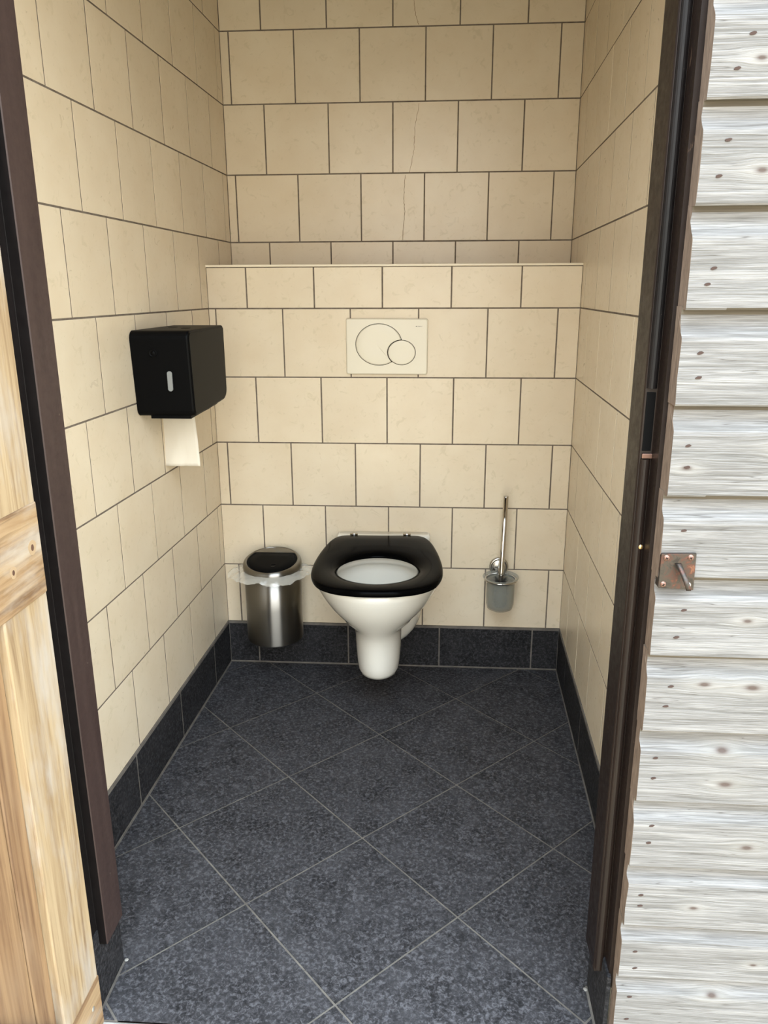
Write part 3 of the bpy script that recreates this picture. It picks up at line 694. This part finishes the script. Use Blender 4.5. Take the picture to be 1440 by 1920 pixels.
lo = lathe('lock', [(0.0095, 0.0), (0.0095, 0.0012), (0.0072, 0.0012), (0.0068, 0.0004), (0.0042, 0.0004), (0.0040, 0.0016), (0.0001, 0.0016)], 'black_plastic', dp, 28)
lo.location = (0.0362, yn - 0.0002, 1.0775); lo.rotation_euler = (math.pi / 2, 0, 0)
sl = prism('level_window', [(x + 0.0715, z + 1.0135) for x, z in rrect(0.0115, 0.046, 0.0055)], 'y', yn - 0.0012, yn + 0.002, 'grey_window', dp)
prism('slot', [(x + 0.028, y - 0.415) for x, y in rrect(0.018, 0.026, 0.004)], 'z', zt_ - 0.001, zt_ + 0.0006, 'black_slot', dp)
prism('slot', [(x + 0.078, y - 0.470) for x, y in rrect(0.018, 0.026, 0.004)], 'z', zt_ - 0.001, zt_ + 0.0006, 'black_slot', dp)

v, f = [], []; NXp, NZp = 14, 20
for side in (0, 1):
    for j in range(NZp + 1):
        for i in range(NXp + 1):
            s_ = i / NXp; t_ = j / NZp
            x = -0.041 + 0.1085 * s_ + 0.010 * t_ ; z = 0.955 - (0.178 + 0.001 * s_) * t_
            y = -0.425 + 0.0035 * math.sin(s_ * 7 + t_ * 2.2) * t_ + 0.003 * noise.noise(Vector((s_ * 3, t_ * 4, 2))) - 0.006 * t_ * t_ + (0.0030 if 0.58 < s_ < 0.66 else 0) * t_
            v.append((x, y + side * 0.0006, z))
m = (NXp + 1) * (NZp + 1)
for j in range(NZp):
    for i in range(NXp):
        a = j * (NXp + 1) + i; q = (a, a + 1, a + NXp + 2, a + NXp + 1); f.append(q); f.append(tuple(m + k for k in q[::-1]))
for j in range(NZp):
    for i in (0, NXp):
        a = j * (NXp + 1) + i; b = a + NXp + 1; f.append((a, b, m + b, m + a))
for i in range(NXp): a = NZp * (NXp + 1) + i; f.append((a, a + 1, m + a + 1, m + a))
tp = link('toilet_paper', fixn(pyd('toilet_paper', v, f)), 'tissue', None, True)
tag(tp, 'white sheet of toilet paper hanging from the black dispenser', 'toilet paper')

# ------------------------------------------------------------------ waste bin hung on the wall
BX, BY, BRad, BZ0, BZ1 = 0.1815, -0.098, 0.0885, 0.143, 0.381
wbn = empty('waste_bin', (BX, BY, BZ0)); tag(wbn, 'brushed steel wall bin with a black flap lid in the left corner', 'waste bin')
hb = BZ1 - BZ0
lathe('body', [(0.0001, 0.0), (BRad - 0.004, 0.0), (BRad - 0.0008, 0.0015), (BRad, 0.005), (BRad, hb * 0.5), (BRad, hb), (BRad - 0.002, hb), (BRad - 0.002, hb - 0.05)], 'steel', wbn, 96)
box('wall_bracket', -0.03, 0.03, BRad - 0.012, -BY - 0.001, 0.09, 0.18, 'steel_dark', wbn, 0.002)
TILT = math.radians(11)
lidp = empty('lid'); lidp.parent = wbn; lidp.location = (0, -0.002, hb + 0.008); lidp.rotation_euler = (TILT, 0, 0)
rr0 = 0.0915
rg_ = lathe('ring', [(rr0 - 0.004, -0.016), (rr0, -0.013), (rr0, 0.006), (rr0 - 0.002, 0.012), (rr0 - 0.007, 0.0165), (rr0 - 0.0105, 0.0175), (rr0 - 0.0125, 0.0165), (rr0 - 0.0125, 0.008)], 'steel', lidp, 96)
# steel segment at the back, black flap in front of it
RF = rr0 - 0.0125; ycut = 0.046
def seg(front, r, inset=0.0):
    a = math.asin((ycut - (0.001 if front else -0.001)) / r); n = 44
    if front: return [(r * math.cos(t_), r * math.sin(t_)) for t_ in [math.pi - a + (math.pi + 2 * a) * k / n for k in range(n + 1)]]
    return [(r * math.cos(t_), r * math.sin(t_)) for t_ in [a + (math.pi - 2 * a) * k / n for k in range(n + 1)]]
prism('back_segment', seg(False, RF), 'z', 0.006, 0.0165, 'steel', lidp)
prism('flap_surround', seg(True, RF), 'z', 0.004, 0.0135, 'black_slot', lidp)
def sc(poly, k, cy=-0.012): return [(x * k, cy + (y - cy) * k) for x, y in poly]
fl = seg(True, RF - 0.0045)
loft('flap', [[(x, y, z) for x, y in sc(fl, k)] for k, z in ((0.965, 0.010), (0.965, 0.0145), (0.945, 0.0158), (0.6, 0.0166), (0.12, 0.0166))], 'black_plastic', lidp)
o = lathe('press_mark', [(0.0105, 0.0), (0.0105, 0.0006), (0.0085, 0.0006), (0.0085, 0.0001), (0.0001, 0.0002)], 'black_plastic', lidp, 28); o.location = (0.010, -0.035, 0.0166)

# bag rim sticking out under the lid ring
v, f = [], []; NA, NR = 160, 9
for j in range(NR + 1):
    for k in range(NA):
        a = 2 * math.pi * k / NA; t_ = j / NR
        lobe = 0.016 + 0.010 * noise.noise(Vector((math.cos(a) * 1.6, math.sin(a) * 1.6, 3.0))) + 0.034 * max(0, math.cos(a - math.radians(192))) ** 3 + 0.022 * max(0, math.cos(a - math.radians(12))) ** 4
        if math.sin(a) > 0.3: lobe *= max(0.12, 1 - 1.5 * (math.sin(a) - 0.3))
        r = BRad + 0.0022 + lobe * (t_ ** 0.9)
        dro = 0.006 + 0.020 * t_ ** 1.6 * (1.0 - 0.5 * max(0, abs(math.cos(a)) - 0.6)) 
        cr_ = 0.004 * noise.noise(Vector((a * 5.5, t_ * 3.0, 0.4))) + 0.0026 * noise.noise(Vector((a * 14, t_ * 6, 5)))
        x = BX + r * math.cos(a); y = min(BY + r * math.sin(a), -0.004); z = BZ1 + 0.004 - dro + cr_ * (0.3 + t_) + 0.010 * t_ * noise.noise(Vector((math.cos(a) * 2.5, math.sin(a) * 2.5, 8)))
        v.append((x, y, z))
for j in range(NR):
    for k in range(NA):
        b = (k + 1) % NA; f.append((j * NA + k, j * NA + b, (j + 1) * NA + b, (j + 1) * NA + k))
bag = link('bin_bag', pyd('bin_bag', v, f), 'film', None, True); tag(bag, 'crumpled clear plastic bag rim around the steel bin', 'bin bag')

# ------------------------------------------------------------------ toilet brush and holder
HX, HY, HZ = 0.8962, -0.071, 0.350
bh = empty('brush_holder', (HX, HY, HZ)); tag(bh, 'frosted glass brush cup on a round chrome wall mount', 'brush holder')
def ylathe(name, prof, mat, parent, loc, n=40):
    o = lathe(name, prof, mat, parent, n); o.rotation_euler = (math.pi / 2, 0, 0); o.location = loc; return o
ylathe('wall_flange', [(0.0305, 0.0), (0.0305, 0.005), (0.0285, 0.0085), (0.0255, 0.0095), (0.0235, 0.0085), (0.0225, 0.007), (0.020, 0.0085), (0.012, 0.011), (0.0001, 0.0115)], 'satin', bh, (-0.0015, -HY, 0.012))
tube('arm', [(-0.0015, -HY - 0.009, 0.011), (-0.001, -HY - 0.022, 0.004), (0, 0.046, -0.004)], 0.0055, 'satin', bh, 14)
lathe('carrier_ring', [(0.0445, -0.0095), (0.0495, -0.0095), (0.0525, -0.006), (0.0525, -0.003), (0.0485, -0.002), (0.0445, -0.003)], 'chrome', bh, 64)
lathe('cup', [(0.0548, 0.0005), (0.0562, 0.0025), (0.0555, 0.0042), (0.0535, 0.004), (0.0475, -0.004), (0.0415, -0.012), (0.0408, -0.040), (0.0400, -0.085), (0.036, -0.098), (0.026, -0.1035), (0.0001, -0.105), (0.0001, -0.108), (0.027, -0.1072), (0.039, -0.101), (0.0432, -0.086), (0.0438, -0.04), (0.0438, -0.012), (0.0475, -0.0065), (0.0548, 0.0005)], 'frost', bh, 72)
tb = empty('toilet_brush', (HX, HY, HZ - 0.1)); tag(tb, 'chrome-handled toilet brush standing in the frosted glass cup', 'toilet brush')
tube('handle', [(0.0, 0, 0.055), (0.0, 0, 0.085), (0.0008, 0, 0.105), (0.0062, 0.001, 0.3595)], [0.0088, 0.0088, 0.0078, 0.0078], 'chrome', tb, 24)
tube('grip_cap', [(0.0062, 0.001, 0.3590), (0.0063, 0.001, 0.3625)], 0.0081, 'chrome', tb, 24)
core = lathe('brush_head', [(0.0001, 0.002), (0.016, 0.002), (0.020, 0.012), (0.0215, 0.04), (0.0205, 0.075), (0.016, 0.086), (0.0001, 0.088)], 'bristle', tb, 32)
bm = bmesh.new(); rb = random.Random(3)
for k in range(420):
    a = rb.random() * 2 * math.pi; z = rb.uniform(0.008, 0.088); tilt = rb.uniform(-0.25, 0.45) + (0.5 if z > 0.075 else 0)
    d_ = Vector((math.cos(a), math.sin(a), tilt)).normalized(); p0 = Vector((0, 0, z)); p1 = p0 + d_ * rb.uniform(0.023, 0.029)
    s_ = Vector((-math.sin(a), math.cos(a), 0)) * 0.0006; u_ = d_.cross(s_).normalized() * 0.0006
    vs = [bm.verts.new(p_) for p_ in (p0 + s_, p0 - s_, p0 + u_, p1 + s_ * .8, p1 - s_ * .8, p1 + u_ * .8)]
    for q in ((0, 1, 4, 3), (1, 2, 5, 4), (2, 0, 3, 5), (3, 4, 5)): bm.faces.new([vs[i] for i in q])
me = bpy.data.meshes.new('bristles'); bm.to_mesh(me); bm.free(); br_ = link('bristles', me, 'bristle', tb); br_['kind'] = 'stuff'
